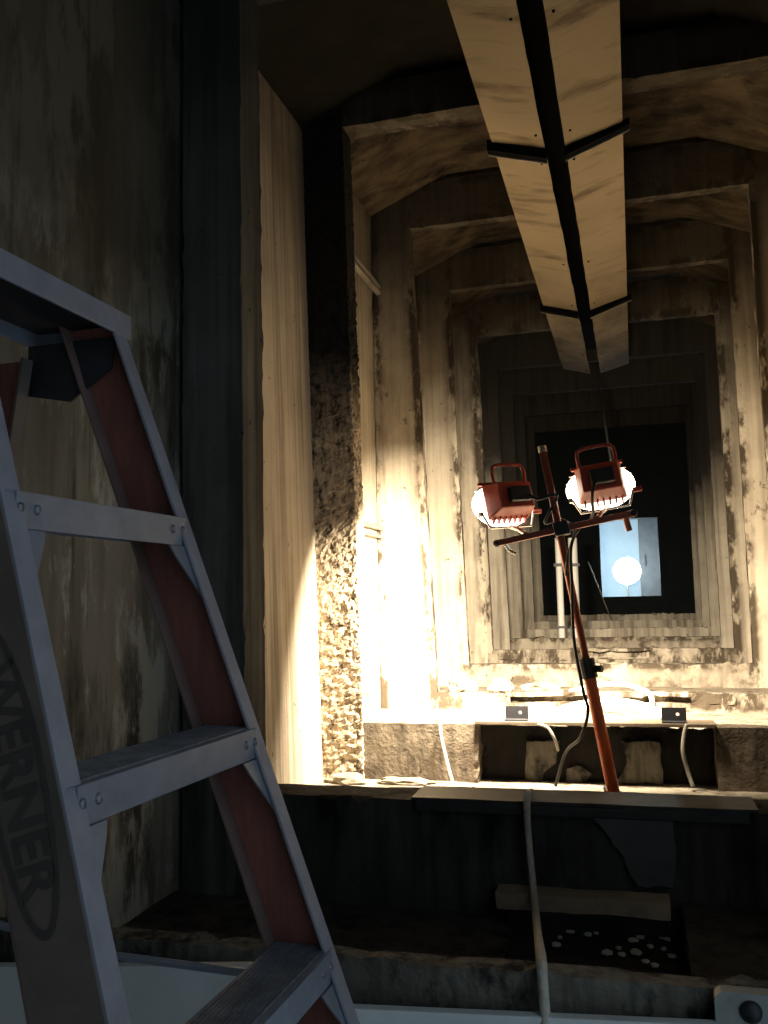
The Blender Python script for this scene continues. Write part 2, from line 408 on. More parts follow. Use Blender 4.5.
# side walls, bay by bay one shell
def strip_wall(name, pts, mat, flip=1):
    """vertical solid panels in plan along pts [(x,y)...], pushed outwards by .12"""
    bm = B()
    for (x0, y0), (x1, y1) in zip(pts, pts[1:]):
        hexa(bm, [(x0, y0, -.02), (x1, y1, -.02), (x1 + flip * .12, y1, -.02), (x0 + flip * .12, y0, -.02),
                  (x0, y0, 3.5), (x1, y1, 3.5), (x1 + flip * .12, y1, 3.5), (x0 + flip * .12, y0, 3.5)])
    return struct(name, bm, mat)
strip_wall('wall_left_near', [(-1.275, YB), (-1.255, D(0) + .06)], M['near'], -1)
pa, pb = P(303, 150, D(1)), P(323, 765, D(1))
xz = lambda z: pb.x + (pa.x - pb.x) * (z - pb.z) / (pa.z - pb.z)
bm = B(); ya, yb = D(0) + .06, D(1) + .05
hexa(bm, [(xz(-.02) - .01, ya, -.02), (xz(-.02), yb, -.02), (-1.36, yb, -.02), (-1.36, ya, -.02), (xz(3.5) - .01, ya, 3.5), (xz(3.5), yb, 3.5), (-1.36, yb, 3.5), (-1.36, ya, 3.5)])
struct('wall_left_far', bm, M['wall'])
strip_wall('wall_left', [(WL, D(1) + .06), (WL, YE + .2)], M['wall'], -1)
strip_wall('wall_right', [(WR, 1.15), (WR, YE + .2)], M['wall'], 1)  # stops short beside the camera so daylight comes in from the right
bm = B(); box(bm, -1.4, WR + .12, YB - .12, YB, -.02, 3.5); struct('wall_unseen', bm, M['near'])  # unseen wall, added to shut out daylight from behind
# dark vertical joint strip beside the near rib's jamb
bm = B(); prof = [(-1.30, 3.17), (-.78, CEIL), (.36, CEIL), (.88, 3.17), (.88, 3.52), (-1.30, 3.52)]
prism(bm, [(x, YB, z) for x, z in prof], (0, D(1) + .05 - YB, 0)); struct('ceiling', bm, M['ceil0'])
bm = B(); prism(bm, [(x, D(1) + .05, z) for x, z in prof], (0, YE + .15 - D(1), 0)); struct('ceiling_far', bm, M['ceil'])
# floors
bm = B(); box(bm, -1.28, WR, YB, D(-1) + THK(-1), -.1, 0); struct('floor', bm, M['lip'])
bm = B()
gridbox(bm, -1.20, WR, D(0) + THK(0), D(1) + .08, .45, .715, .04, rough(.004, .0, 8, 2))
struct('floor_bay', bm, M['floorc'])
for n in range(1, 8):
    bm = B(); z = min(SILL[n], SILL[n + 1]) - .055
    gridbox(bm, WL, WR, D(n) + THK(n) - .01, D(n + 1) + .01, z - .25, z, .045, rough(.006, 0, 6, n))
    struct('floor_bay', bm, M['floorc'] if n < 5 else M['rib'])
# cross beam nearest the eye: stained lip over the pit
bm = B()
yl = D(-1)
gridbox(bm, -1.26, WR, yl, yl + .045, 0, .785, .03, rough(.004, .012, 9, 4))
struct('trim_1', bm, M['lip'])
# pit: ledge on the left, slab on the right, sunken middle
xa, xb_ = P(500, 940, 2.0).x, P(686, 940, 2.0).x
bm = B(); gridbox(bm, -1.26, xa, yl + .04, D(0) + .01, .2, .573, .05, rough(.004, 0, 7, 1)); struct('floor_ledge', bm, M['sill'])
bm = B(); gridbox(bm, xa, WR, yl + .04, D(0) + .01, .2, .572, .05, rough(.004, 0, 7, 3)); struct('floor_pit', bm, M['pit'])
bm = B(); gridbox(bm, xb_ + .005, WR - .02, yl + .12, D(0) - .02, .57, .633, .03, rough(.003, .012, 9, 6))
one('concrete_slab', bm, M['sill'], 'dark concrete slab lying on the pit floor at the lower right', 'slab')

# end wall with the bright opening
wx0, wx1, wz0, wz1 = P(600, 560, YE + .15).x, P(660, 560, YE + .15).x, P(630, 597, YE + .15).z, P(630, 518, YE + .15).z
y0, y1 = YE + .15, YE + .25
bm = B()
box(bm, WL - .1, wx0, y0, y1, .8, 3.5); box(bm, wx1, WR + .1, y0, y1, .8, 3.5)
box(bm, wx0, wx1, y0, y1, .8, wz0); box(bm, wx0, wx1, y0, y1, wz1, 3.5)
struct('wall_back', bm, M['end'])
bm = B(); w = .035
box(bm, wx0 - w, wx0 + .006, y0 - .03, y1 + .01, wz0 - w, wz1 + w); box(bm, wx1 - .006, wx1 + w, y0 - .03, y1 + .01, wz0 - w, wz1 + w)
box(bm, wx0, wx1, y0 - .03, y1 + .01, wz1 - .006, wz1 + w); box(bm, wx0, wx1, y0 - .05, y1 + .01, wz0 - w, wz0 + .006)
wn = struct('window_1', bm, M['end'])
# the lit room past the opening
bm = B(); ya, yb = y1 + .02, y1 + 1.5
box(bm, wx0 - .5, wx0 - .45, ya, yb, wz0 - .6, wz1 + .5); box(bm, wx1 + .35, wx1 + .40, ya, yb, wz0 - .6, wz1 + .5)
box(bm, wx0 - .5, wx1 + .4, yb, yb + .05, wz0 - .6, wz1 + .5)
struct('wall_room', bm, M['plaster'])
bm = B(); box(bm, wx0 - .5, wx1 + .4, ya, yb + .05, wz1 + .5, wz1 + .55); struct('ceiling_room', bm, M['plaster'])
bm = B(); box(bm, wx0 - .5, wx1 + .4, ya, yb + .05, wz0 - .65, wz0 - .6); struct('floor_room', bm, M['plaster'])

gl = P(627, 571, y1 + .75)
t_ = thing('globe_lamp', 'glaring white globe lamp on a thin stem inside the bright opening at the tunnel end', 'lamp', (gl.x, gl.y, wz0 - .6))
bm = B(); dome(bm, gl, (.15, .15, .15)); obj('globe', bm, M['bulb'], t_, True)
bm = B(); cyl(bm, (gl.x, gl.y, wz0 - .585), (gl.x, gl.y, gl.z - .145), .012); obj('stem', bm, M['chrome'], t_)
bm = B(); cyl(bm, (gl.x, gl.y, wz0 - .6), (gl.x, gl.y, wz0 - .585), .12, 20); obj('base', bm, M['chrome'], t_)
ld = bpy.data.lights.new('globe_light', 'POINT'); ld.energy = 15; ld.color = (.72, .90, 1); ld.shadow_soft_size = .15
lo = bpy.data.objects.new('globe_light', ld); C.objects.link(lo); lo.location = gl + Vector((0, -.17, .1))
# locker standing in the room, seen as a blue-grey upright
ck = P(648, 545, y1 + 1.1)
bm = B(); box(bm, ck.x - .10, ck.x + .32, ck.y, ck.y + .25, wz0 - .6, wz1 + .3, .006)
lk = thing('locker', 'blue grey upright locker just inside the bright opening', 'locker', (ck.x + .1, ck.y + .12, wz0 - .6))
obj('body', bm, M['bluep'], lk)
bm = B(); box(bm, ck.x - .08, ck.x + .30, ck.y - .012, ck.y - .001, wz0 - .5, wz1 + .25, .004); dr = obj('door', bm, M['bluep'], lk)
bm = B(); box(bm, ck.x - .05, ck.x - .03, ck.y - .03, ck.y - .012, H + .35, H + .47, .004); obj('handle', bm, M['blackpl'], dr)

# ------------------------------------------------------------------ ceiling duct: two rows of plates meeting in a shallow keel
xl, xm, xr, ze, zk = -.405, -.190, .035, 2.935, 2.872
t_ = thing('ceiling_duct', 'long tan two sided duct of smoke stained plates hung along the ceiling', 'duct', (xm, 3.5, zk))
gap = .034
ys = [1.15, 3.0, 4.82, 6.25]
sl = lambda x, d=0: ze + (zk - ze) * (1 - abs(x - xm) / (xr - xm)) + d
for i in range(3):
    ya, yb = ys[i] + (.012 if i else 0), ys[i + 1] - .012
    for a, b in ((xl, xm - gap), (xm + gap, xr)):
        bm = B()
        gx = 8; gy = max(6, int((yb - ya) / .06)); top = []; bot = []
        for j in range(gy + 1):
            y = ya + (yb - ya) * j / gy; rt_, rb_ = [], []
            for k in range(gx + 1):
                x = a + (b - a) * k / gx
                if k == 0 and a > xm or k == gx and b < xm:
                    x += (noise.noise(Vector((y * 7, a, 0))) * .003 + noise.noise(Vector((y * 30, a, 0))) * .0025)       # ragged edges along the slot
                dz = noise.noise(Vector((x * 3, y * 2.5, 1))) * .006
                rb_.append(bm.verts.new((x, y, sl(x, dz)))); rt_.append(bm.verts.new((x, y, sl(x, dz + .006))))
            top.append(rt_); bot.append(rb_)
        for j in range(gy):
            for k in range(gx):
                bm.faces.new((bot[j][k], bot[j][k + 1], bot[j + 1][k + 1], bot[j + 1][k])); bm.faces.new((top[j][k], top[j + 1][k], top[j + 1][k + 1], top[j][k + 1]))
        for j in range(gy):
            for k in (0, gx): bm.faces.new((bot[j][k], bot[j + 1][k], top[j + 1][k], top[j][k]))
        for k in range(gx):
            for j in (0, gy): bm.faces.new((bot[j][k], top[j][k], top[j][k + 1], bot[j][k + 1]))
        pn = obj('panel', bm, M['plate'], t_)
        bm = B()
        for yy in (ya + .09, yb - .09, (ya + yb) / 2 + .2):
            x = xm + (-1 if b < xm else 1) * (gap + .022)
            bm = B(); dome(bm, (x, yy, sl(x) - .001), (.005, .006, .004), None, 8, 6); obj('screw', bm, M['black'], pn)
# upper body of the duct: black sides and the slot's back
bm = B()
box(bm, xl + .012, xl + .02, 1.15, 6.25, ze + .012, 3.06); box(bm, xr - .02, xr - .012, 1.15, 6.25, ze + .012, 3.06)
box(bm, xl + .012, xr - .012, 1.15, 6.25, 3.06, 3.07)
obj('casing', bm, M['black'], t_)
for i in (1, 2):
    for s in (-1, 1):
        bm = B(); y = ys[i]
        xe = xl - .018 if s < 0 else xr + .022
        x0_ = xm + s * gap * .9
        hexa(bm, [(x0_, y - .014, sl(x0_) - .034), (xe, y - .014, ze - .026 if s < 0 else ze - .012), (xe, y + .016, ze - .026 if s < 0 else ze - .012), (x0_, y + .016, sl(x0_) - .034),
                  (x0_, y - .014, sl(x0_) - .004), (xe, y - .014, ze + .012), (xe, y + .016, ze + .012), (x0_, y + .016, sl(x0_) - .004)])
        st = obj('strap', bm, M['black'], t_)
        bm = B()
        hexa(bm, [(x0_, y + .016, sl(x0_) - .040), (xe, y + .016, ze - .032 if s < 0 else ze - .018), (xe, y + .020, ze - .032 if s < 0 else ze - .018), (x0_, y + .020, sl(x0_) - .040),
                  (x0_, y + .016, sl(x0_) - .004), (xe, y + .016, ze + .012), (xe, y + .020, ze + .012), (x0_, y + .020, sl(x0_) - .004)])
        obj('strap_edge', bm, M['galv'], st)
for i in (1, 2):
    for x in (xl + .016, xr - .016):
        bm = B(); cyl(bm, (x, ys[i], 3.07), (x, ys[i], CEIL), .006); obj('hanger_rod', bm, M['steel_dk'], t_)

# ------------------------------------------------------------------ pipes along the left wall
def conduit(name, px, py, label, r, two=0):
    q = PX(px, py, WL + .035)
    bm = B()
    if two:      # one flat rail with a lip along each edge
        prism(bm, [(q.x - .012, D(1) + .02, q.z + u) if k == 0 else (q.x + k, D(1) + .02, q.z + u) for k, u in ((0, -.035), (.004, -.035), (.012, -.030), (.012, -.020), (.004, -.018), (.004, -.002), (.012, 0), (.012, .010), (.004, .014), (0, .014))], (0, D(7) - D(1), 0))
    else:
        cyl(bm, (q.x, D(1) + .02, q.z), (q.x, D(7), q.z), r)
    return bm
bm = conduit('c', 372, 280, '', .011, 1)
tag(obj('cable_rail', bm, M['galv']), 'double conduit high on the left tunnel wall, running through the ribs', 'pipe')
bm = conduit('c', 380, 528, '', .011, 0)
tag(obj('conduit', bm, M['galv']), 'upper of two thin conduits at lamp height on the left wall', 'pipe', )
bm = conduit('c', 378, 536, '', .008, 0)
tag(obj('conduit', bm, M['galv']), 'lower of two thin conduits at lamp height on the left wall', 'pipe')

# white upright pipes before the end wall
for px, r, lb in ((560, .025, 'left one of two white upright pipes at the far left of the end wall'), (574.5, .034, 'right one of two white upright pipes beside the black end wall')):
    q = P(px, 590, D(5) + .4); t_ = thing('standpipe', lb, 'pipe', (q.x, q.y, 1.01))
    bm = B(); cyl(bm, (q.x, q.y, 1.01), (q.x, q.y, P(px, 538, q.y).z), r); obj('pipe', bm, M['whiteh'], t_)
    bm = B(); z = P(px, 565, q.y).z; box(bm, q.x - r - .012, q.x + r + .012, q.y - r - .012, q.y - r, z - .012, z + .012); obj('clamp', bm, M['steel_dk'], t_)
    bm = B(); z = P(px, 627, q.y).z; box(bm, q.x - r - .010, q.x + r + .010, q.y - r - .012, q.y - r, z - .008, z + .008); obj('clamp', bm, M['steel_dk'], t_)
a, b = P(588, 562, D(7) + .3), P(612, 621, D(8) - .05)
bm = B(); tube(bm, [a, Vector((b.x, b.y, max(b.z, 1.09)))], .006)
one('guy_wire', bm, M['galv'], 'thin slanting wire in front of the black end wall', 'wire')

# rubble lumps on the sills
def lump(name, c, rad, seed, mat, label, grp=None):
    bm = B(); r = bmesh.ops.create_icosphere(bm, subdivisions=3, radius=1)
    for v in bm.verts:
        d = v.co.normalized(); k = 1 + .35 * noise.noise(d * 1.7 + Vector((seed, 0, 0))) + .14 * noise.noise(d * 5 + Vector((0, seed, 0)))
        v.co = Vector((d.x * rad[0] * k, d.y * rad[1] * k, max(-rad[2] * .55, d.z * rad[2] * k)))
        v.co += Vector(c) + Vector((0, 0, rad[2] * .55))
    return one(name, bm, mat, label, 'rubble', grp)
q = P(462, 683, D(2) + .06)
lump('concrete_lump', (q.x, q.y, SILL[2]), (.07, .055, .045), 1.2, M['floorc'], 'pale broken concrete lump at the left corner of the lit sill')
q = P(500, 684, D(2) + .07); lump('concrete_lump', (q.x, q.y, SILL[2]), (.055, .055, .034), 4.2, M['floorc'], 'wider pale concrete lump second from the left corner of the lit sill')
q = P(540, 686, D(2) + .08); lump('concrete_lump', (q.x, q.y, SILL[2]), (.08, .05, .026), 7.2, M['floorc'], 'low flat concrete lump on the lit sill left of the stand')
q = P(345, 783, 3.12); lump('rubble_heap', (q.x, q.y, .715), (.075, .04, .022), 2.6, M['floorc'], 'small heap of rubble at the foot of the rough broken jamb')
q = P(405, 776, 3.14); lump('rubble_heap', (q.x, q.y, .715), (.10, .03, .014), 9.6, M['floorc'], 'low smear of rubble right of the rough jamb foot')

# ------------------------------------------------------------------ steelwork about the sills
yc = D(0)
a, b = P(413, 795, yc), P(757, 800, yc)
za = SILL[0] + .003
t_ = thing('steel_channel', 'long sooty steel channel lying along the sill in front of the light stand', 'channel', ((a.x + b.x) / 2, yc + .05, za))
bm = B()
gridbox(bm, a.x, b.x, yc - .022, yc + .125, za, za + .008, .05, rough(.0012, .003, 9, 1)); obj('web', bm, M['chan'], t_)
bm = B(); box(bm, a.x + .01, b.x - .02, yc - .022, yc - .012, za - .026, za - .001, .003); obj('front_flange', bm, M['chan'], t_)
a, b = P(475, 722, D(1)), P(716, 722, D(1))
bm = B(); z = .915
box(bm, a.x, b.x, D(1) - .012, D(1) + .10, z + .002, z + .014, .002)
t_ = one('steel_angle', bm, M['brown'], 'thin brown steel plate capping the dark recess behind the orange stand', 'plate')
for px, lb in ((517, 'left of two small black angle brackets on the brown plate'), (674, 'right of two small black angle brackets on the brown plate')):
    q = P(px, 718, D(1) + .03); w = .040
    t_ = thing('angle_bracket', lb, 'bracket', (q.x, q.y, z + .014))
    bm = B(); zt = z + .014
    hole = [(q.x + .012 + .006 * math.cos(k * math.pi / 4), zt + .026 + .006 * math.sin(k * math.pi / 4)) for k in range(8)]
    # upright plate built round a real hole
    for s in (0, .005):
        pass
    outer = [(q.x - w, zt), (q.x + w, zt), (q.x + w, zt + .048), (q.x - w, zt + .048)]
    ov = [[bm.verts.new((x, q.y + s, zz)) for x, zz in outer] for s in (0, .005)]
    hv = [[bm.verts.new((x, q.y + s, zz)) for x, zz in hole] for s in (0, .005)]
    for s in (0, 1):
        o4, h8 = ov[s], hv[s]
        # hole indices: 0 right,2 top,4 left,6 bottom
        for f in ((o4[1], o4[2], h8[1], h8[0], h8[7]), (o4[2], o4[3], h8[3], h8[2], h8[1]), (o4[3], o4[0], h8[5], h8[4], h8[3]), (o4[0], o4[1], h8[7], h8[6], h8[5])): bm.faces.new(f)
    for k in range(4): bm.faces.new((ov[0][k], ov[0][(k + 1) % 4], ov[1][(k + 1) % 4], ov[1][k]))
    for k in range(8): bm.faces.new((hv[0][k], hv[0][(k + 1) % 8], hv[1][(k + 1) % 8], hv[1][k]))
    obj('upright_plate', bm, M['steel_dk'], t_)
    bm = B(); box(bm, q.x - w, q.x + w, q.y - .035, q.y, zt, zt + .005); obj('foot_plate', bm, M['steel_dk'], t_)

# broken plaster pieces still on the recess back
def patch(pts, Y, off, name, label, mat):
    bm = B(); poly = []
    for (x0, y0_), (x1, y1_) in zip(pts, pts[1:] + pts[:1]):
        for k in range(6):
            t = k / 6; q = P(x0 + (x1 - x0) * t, y0_ + (y1_ - y0_) * t, Y)
            q.x += noise.noise(Vector((q.x * 40, q.z * 40, 2))) * .010; q.z += noise.noise(Vector((q.z * 40, q.x * 40, 5))) * .010
            poly.append(q)
    prism(bm, poly, (0, off, 0)); return one(name, bm, mat, label, 'render patch')
yr = D(1) + .075
patch([(526, 742), (560, 741), (556, 764), (545, 770), (541, 784), (525, 784)], yr - .02, .018, 'render_patch', 'ragged grey patch of render left of the orange stand foot, in the dark recess', M['lip'])
patch([(566, 768), (582, 766), (592, 774), (586, 784), (566, 784)], yr - .018, .016, 'render_patch', 'smallest ragged render patch, low between rope and orange stand', M['lip'])
patch([(622, 741), (660, 743), (662, 784), (616, 784), (628, 764)], yr - .02, .018, 'render_patch', 'ragged grey render patch right of the orange stand foot', M['lip'])
yf = D(0) - .014
patch([(592, 815), (674, 815), (674, 888), (640, 888), (618, 850)], yf - .006, .012, 'grey_patch', 'blue grey patch on the dark sill face under the steel channel', M['bluep'])  # thin slab, slightly paler than the sill face behind it
a, b = P(497, 890, D(0) - .07), P(670, 912, D(0) - .07)
bm = B(); gridbox(bm, a.x, b.x, D(0) - .085, D(0) - .02, .615, .652, .03, rough(.004, .010, 11, 3))
b2 = B(); gridbox(b2, xa - .01, xb_ + .01, D(0) - .10, D(0) + .005, .55, .613, .04, rough(.002, .006, 9, 8)); struct('floor_step', b2, M['pit'])
one('timber_plank', bm, M['wood'], 'short brown timber plank lying against the dark sill face', 'plank')

# pale flakes on the pit floor
rg = random.Random(3)
for px, py in ((597, 929), (633, 941), (640, 937), (556, 945), (607, 953), (622, 955), (650, 947), (655, 966), (588, 935), (660, 926), (672, 957), (572, 926), (619, 949), (636, 953), (645, 962), (560, 938), (668, 940), (664, 950)):
    q = PZ(px, py, .578)
    if q.y < yl + .12 or q.y > D(0) - .1: q.y = min(D(0) - .1, max(q.y, yl + .13))
    bm = B(); n = 6; r = rg.uniform(.006, .014); a0 = rg.uniform(0, 6)
    poly = [(q.x + r * rg.uniform(.6, 1.2) * math.cos(a0 + k * 6.283 / n), q.y + r * rg.uniform(.6, 1.3) * math.sin(a0 + k * 6.283 / n), .578) for k in range(n)]
    prism(bm, poly, (0, 0, .004))
    one('paint_flake', bm, M['chip'], 'small pale flake scattered on the black pit floor', 'flake', 'pale flakes on the pit floor')

# whitewashed boards at the front of the lip
yw = yl - .022
def board(pts, th, name, label):
    bm = B(); prism(bm, [P(x, y, yw - th) for x, y in pts], (0, th, 0)); return one(name, bm, M['white'], label, 'board')
a = [P(352, 1003, yw), P(715, 1019, yw)]
bm = B(); hexa(bm, [(a[0].x, yw - .02, 0), (a[1].x, yw - .02, 0), (a[1].x, yw, 0), (a[0].x, yw, 0), (a[0].x, yw - .02, a[0].z), (a[1].x, yw - .02, a[1].z), (a[1].x, yw, a[1].z), (a[0].x, yw, a[0].z)], .003)
one('white_board', bm, M['white'], 'long whitewashed board below the concrete lip at the bottom edge', 'board')
a = [P(-60, 962, yw), P(255, 961, yw)]
bm = B(); hexa(bm, [(a[0].x, yw - .022, 0), (a[1].x, yw - .022, 0), (a[1].x, yw, 0), (a[0].x, yw, 0), (a[0].x, yw - .022, a[0].z), (a[1].x, yw - .022, a[1].z), (a[1].x, yw, a[1].z), (a[0].x, yw, a[0].z)], .003)
one('white_board', bm, M['white'], 'taller stained white board seen behind the ladder at the lower left', 'board')
# cast corner plate with a bolt
q0, q1 = P(714, 991, yl - .03), P(800, 1060, yl - .03)
t_ = thing('bolted_plate', 'pale round cornered plate with a dark bolt at the lower right corner', 'plate', ((q0.x + q1.x) / 2, yl - .02, q1.z))
bm = B(); r = .014; poly = []
for cx_, cz_, a0 in ((q1.x - r, q0.z - r, 0), (q0.x + r, q0.z - r, 90), (q0.x + r, q1.z + r, 180), (q1.x - r, q1.z + r, 270)):
    for k in range(6): an = R_(a0 + k * 18); poly.append((cx_ + r * math.cos(an), yl - .03, cz_ + r * math.sin(an)))
prism(bm, poly, (0, .024, 0)); obj('plate', bm, M['cast'], t_)
q = P(751, 1012, yl - .03)
bm = B(); dome(bm, q, (.0155, .011, .0155)); bt = obj('bolt', bm, M['steel_dk'], t_, True); bt['label'] = 'dark bolt head'

# ------------------------------------------------------------------ hoses, cords and ropes
def hose(name, pts, r, mat, label, cat='cord', seg=8):
    bm = B(); tube(bm, spline(pts, 8), r, seg); return one(name, bm, mat, label, cat, smooth=True)
Yh = D(1) + .35
zf = .868
hose('white_hose', [P(548, 717, D(1) + .22), P(578, 708, D(1) + .30), P(610, 704, D(1) + .32), P(640, 708, D(1) + .30), P(664, 717, D(1) + .2)], .024, M['whiteh'], 'thick white hose arching behind the brown plate', 'hose')
y_ = D(2) + .03
hose('white_hose', [P(570, 692, y_ + .02), P(592, 686, y_ + .02), P(620, 684, y_ + .02), P(640, 689, y_), P(651, 696, y_ - .05), P(652, 716, y_ - .16)], .011, M['whiteh'], 'thinner white hose lying over the lit sill and dropping down its front', 'hose')
hose('white_cable', [P(440, 722, D(1) - .012), P(441, 735, D(1) - .02), P(446, 758, D(1) - .03), P(452, 780, D(1) - .04), P(455, 786, D(1) - .05)], .0055, M['whiteh'], 'white cable dangling over the lit sill left of the stand')
hose('grey_cable', [P(687, 724, D(1) - .016), P(684, 735, D(1) - .02), P(683, 752, D(1) - .03), P(688, 772, D(1) - .03), P(693, 787, D(1) - .04)], .0065, M['greyc'], 'grey cable hanging over the sill below the right black bracket')
hose('grey_cable', [P(538, 724, D(1) - .018), P(548, 728, D(1) - .03), P(555, 740, D(1) - .03), P(558, 750, D(1) + .01)], .0055, M['greyc'], 'short grey cable end drooping below the left black bracket')
yr_ = D(0) - .034
hose('rope', [Vector((P(527, 786, yr_).x, D(0) + .05, SILL[0] + .021)), P(527, 797, yr_ - .004), P(528, 830, yr_), P(532, 875, yr_ - .03), P(535, 905, yr_ - .11), P(538, 935, yl + .40),
              P(541, 958, yl + .03), P(543, 985, yl - .014), P(546, 1030, yl - .04), P(548, 1090, yl - .05)], .0085, M['rope'], 'long pale rope hanging from the channel down across the pit', 'rope')

# ------------------------------------------------------------------ the light stand
YS = 2.97
base = P(612.5, 787, YS); topm = P(543, 452, YS - .02)
dirm = (topm - base).normalized()
foot = base + dirm * ((.735 - base.z) / dirm.z)
t_ = thing('light_stand', 'leaning orange light stand with a crossbar carrying two work lamps', 'stand', (foot.x, foot.y, .715))
col_ = P(589.5, 668, YS)
at = lambda k: base + dirm * k
kcol = (col_ - base).dot(dirm)
bm = B(); tube(bm, [foot, at(kcol)], .0195, 16); obj('outer_tube', bm, M['orange'], t_, True)
bm = B(); tube(bm, [at(kcol), topm], .0125, 14); obj('mast', bm, M['barmet'], t_, True)
bm = B(); tube(bm, [at(kcol - .03), at(kcol + .03)], .026, 16); cl = obj('collar', bm, M['blackpl'], t_)
bm = B(); tube(bm, [at(kcol) + Vector((.02, -.01, 0)), at(kcol) + Vector((.045, -.02, 0))], .011, 10); obj('knob', bm, M['blackpl'], cl)
bm = B(); tube(bm, [topm, topm + dirm * .02], .0145, 12); obj('mast_cap', bm, M['chrome'], t_)
for an in (100, 215, 335):
    d = Vector((math.cos(R_(an)), math.sin(R_(an)), 0))
    bm = B(); tube(bm, [foot + Vector((0, 0, .012)), foot + d * .10 + Vector((0, 0, -.004)), Vector((foot.x, foot.y, .724)) + d * .15], .0065, 8); lg = obj('leg', bm, M['galv'], t_)
    bm = B(); dome(bm, Vector((foot.x, foot.y, .725)) + d * .155, (.013, .013, .010)); obj('rubber_foot', bm, M['blackpl'], lg)
bl, br = P(498, 543, YS - .03), P(632, 513.5, YS - .03)
bd = (br - bl).normalized()
bm = B()
zz = Vector((0, 0, 1)); per = (zz - bd * zz.dot(bd)).normalized(); fw = bd.cross(per)
mx = Matrix(((bd.x, fw.x, per.x, bl.x), (bd.y, fw.y, per.y, bl.y), (bd.z, fw.z, per.z, bl.z), (0, 0, 0, 1)))
L = (br - bl).length
box(bm, 0, L, -.010, .010, -.010, .010, .002, mx); bar = obj('crossbar', bm, M['barmet'], t_)
for k in (-.004, L + .004):
    bm = B(); dome(bm, mx @ Vector((k, 0, 0)), (.013, .013, .013), None, 12, 8); obj('end_cap', bm, M['blackpl'], bar)
bm = B(); tube(bm, [mx @ Vector((.02, -.012, -.008)), mx @ Vector((.03, -.016, -.03)), mx @ Vector((.048, -.014, -.045))], .006, 8); obj('cord_hook', bm, M['chrome'], bar)
bm = B(); tube(bm, [mx @ Vector((L - .022, -.012, .0)), mx @ Vector((L - .02, -.02, -.05))], .010, 10); obj('peg', bm, M['barmet'], bar)
xc = (P(563, 533, YS - .03) - bl).dot(bd)
bm = B(); box(bm, xc - .024, xc + .024, -.020, .045, -.022, .022, .004, mx); obj('clamp_block', bm, M['blackpl'], t_)
bm = B(); tube(bm, [mx @ Vector((xc - .012, -.02, -.015)), mx @ Vector((xc - .018, -.045, -.025))], .011, 10); obj('clamp_knob', bm, M['blackpl'], t_)

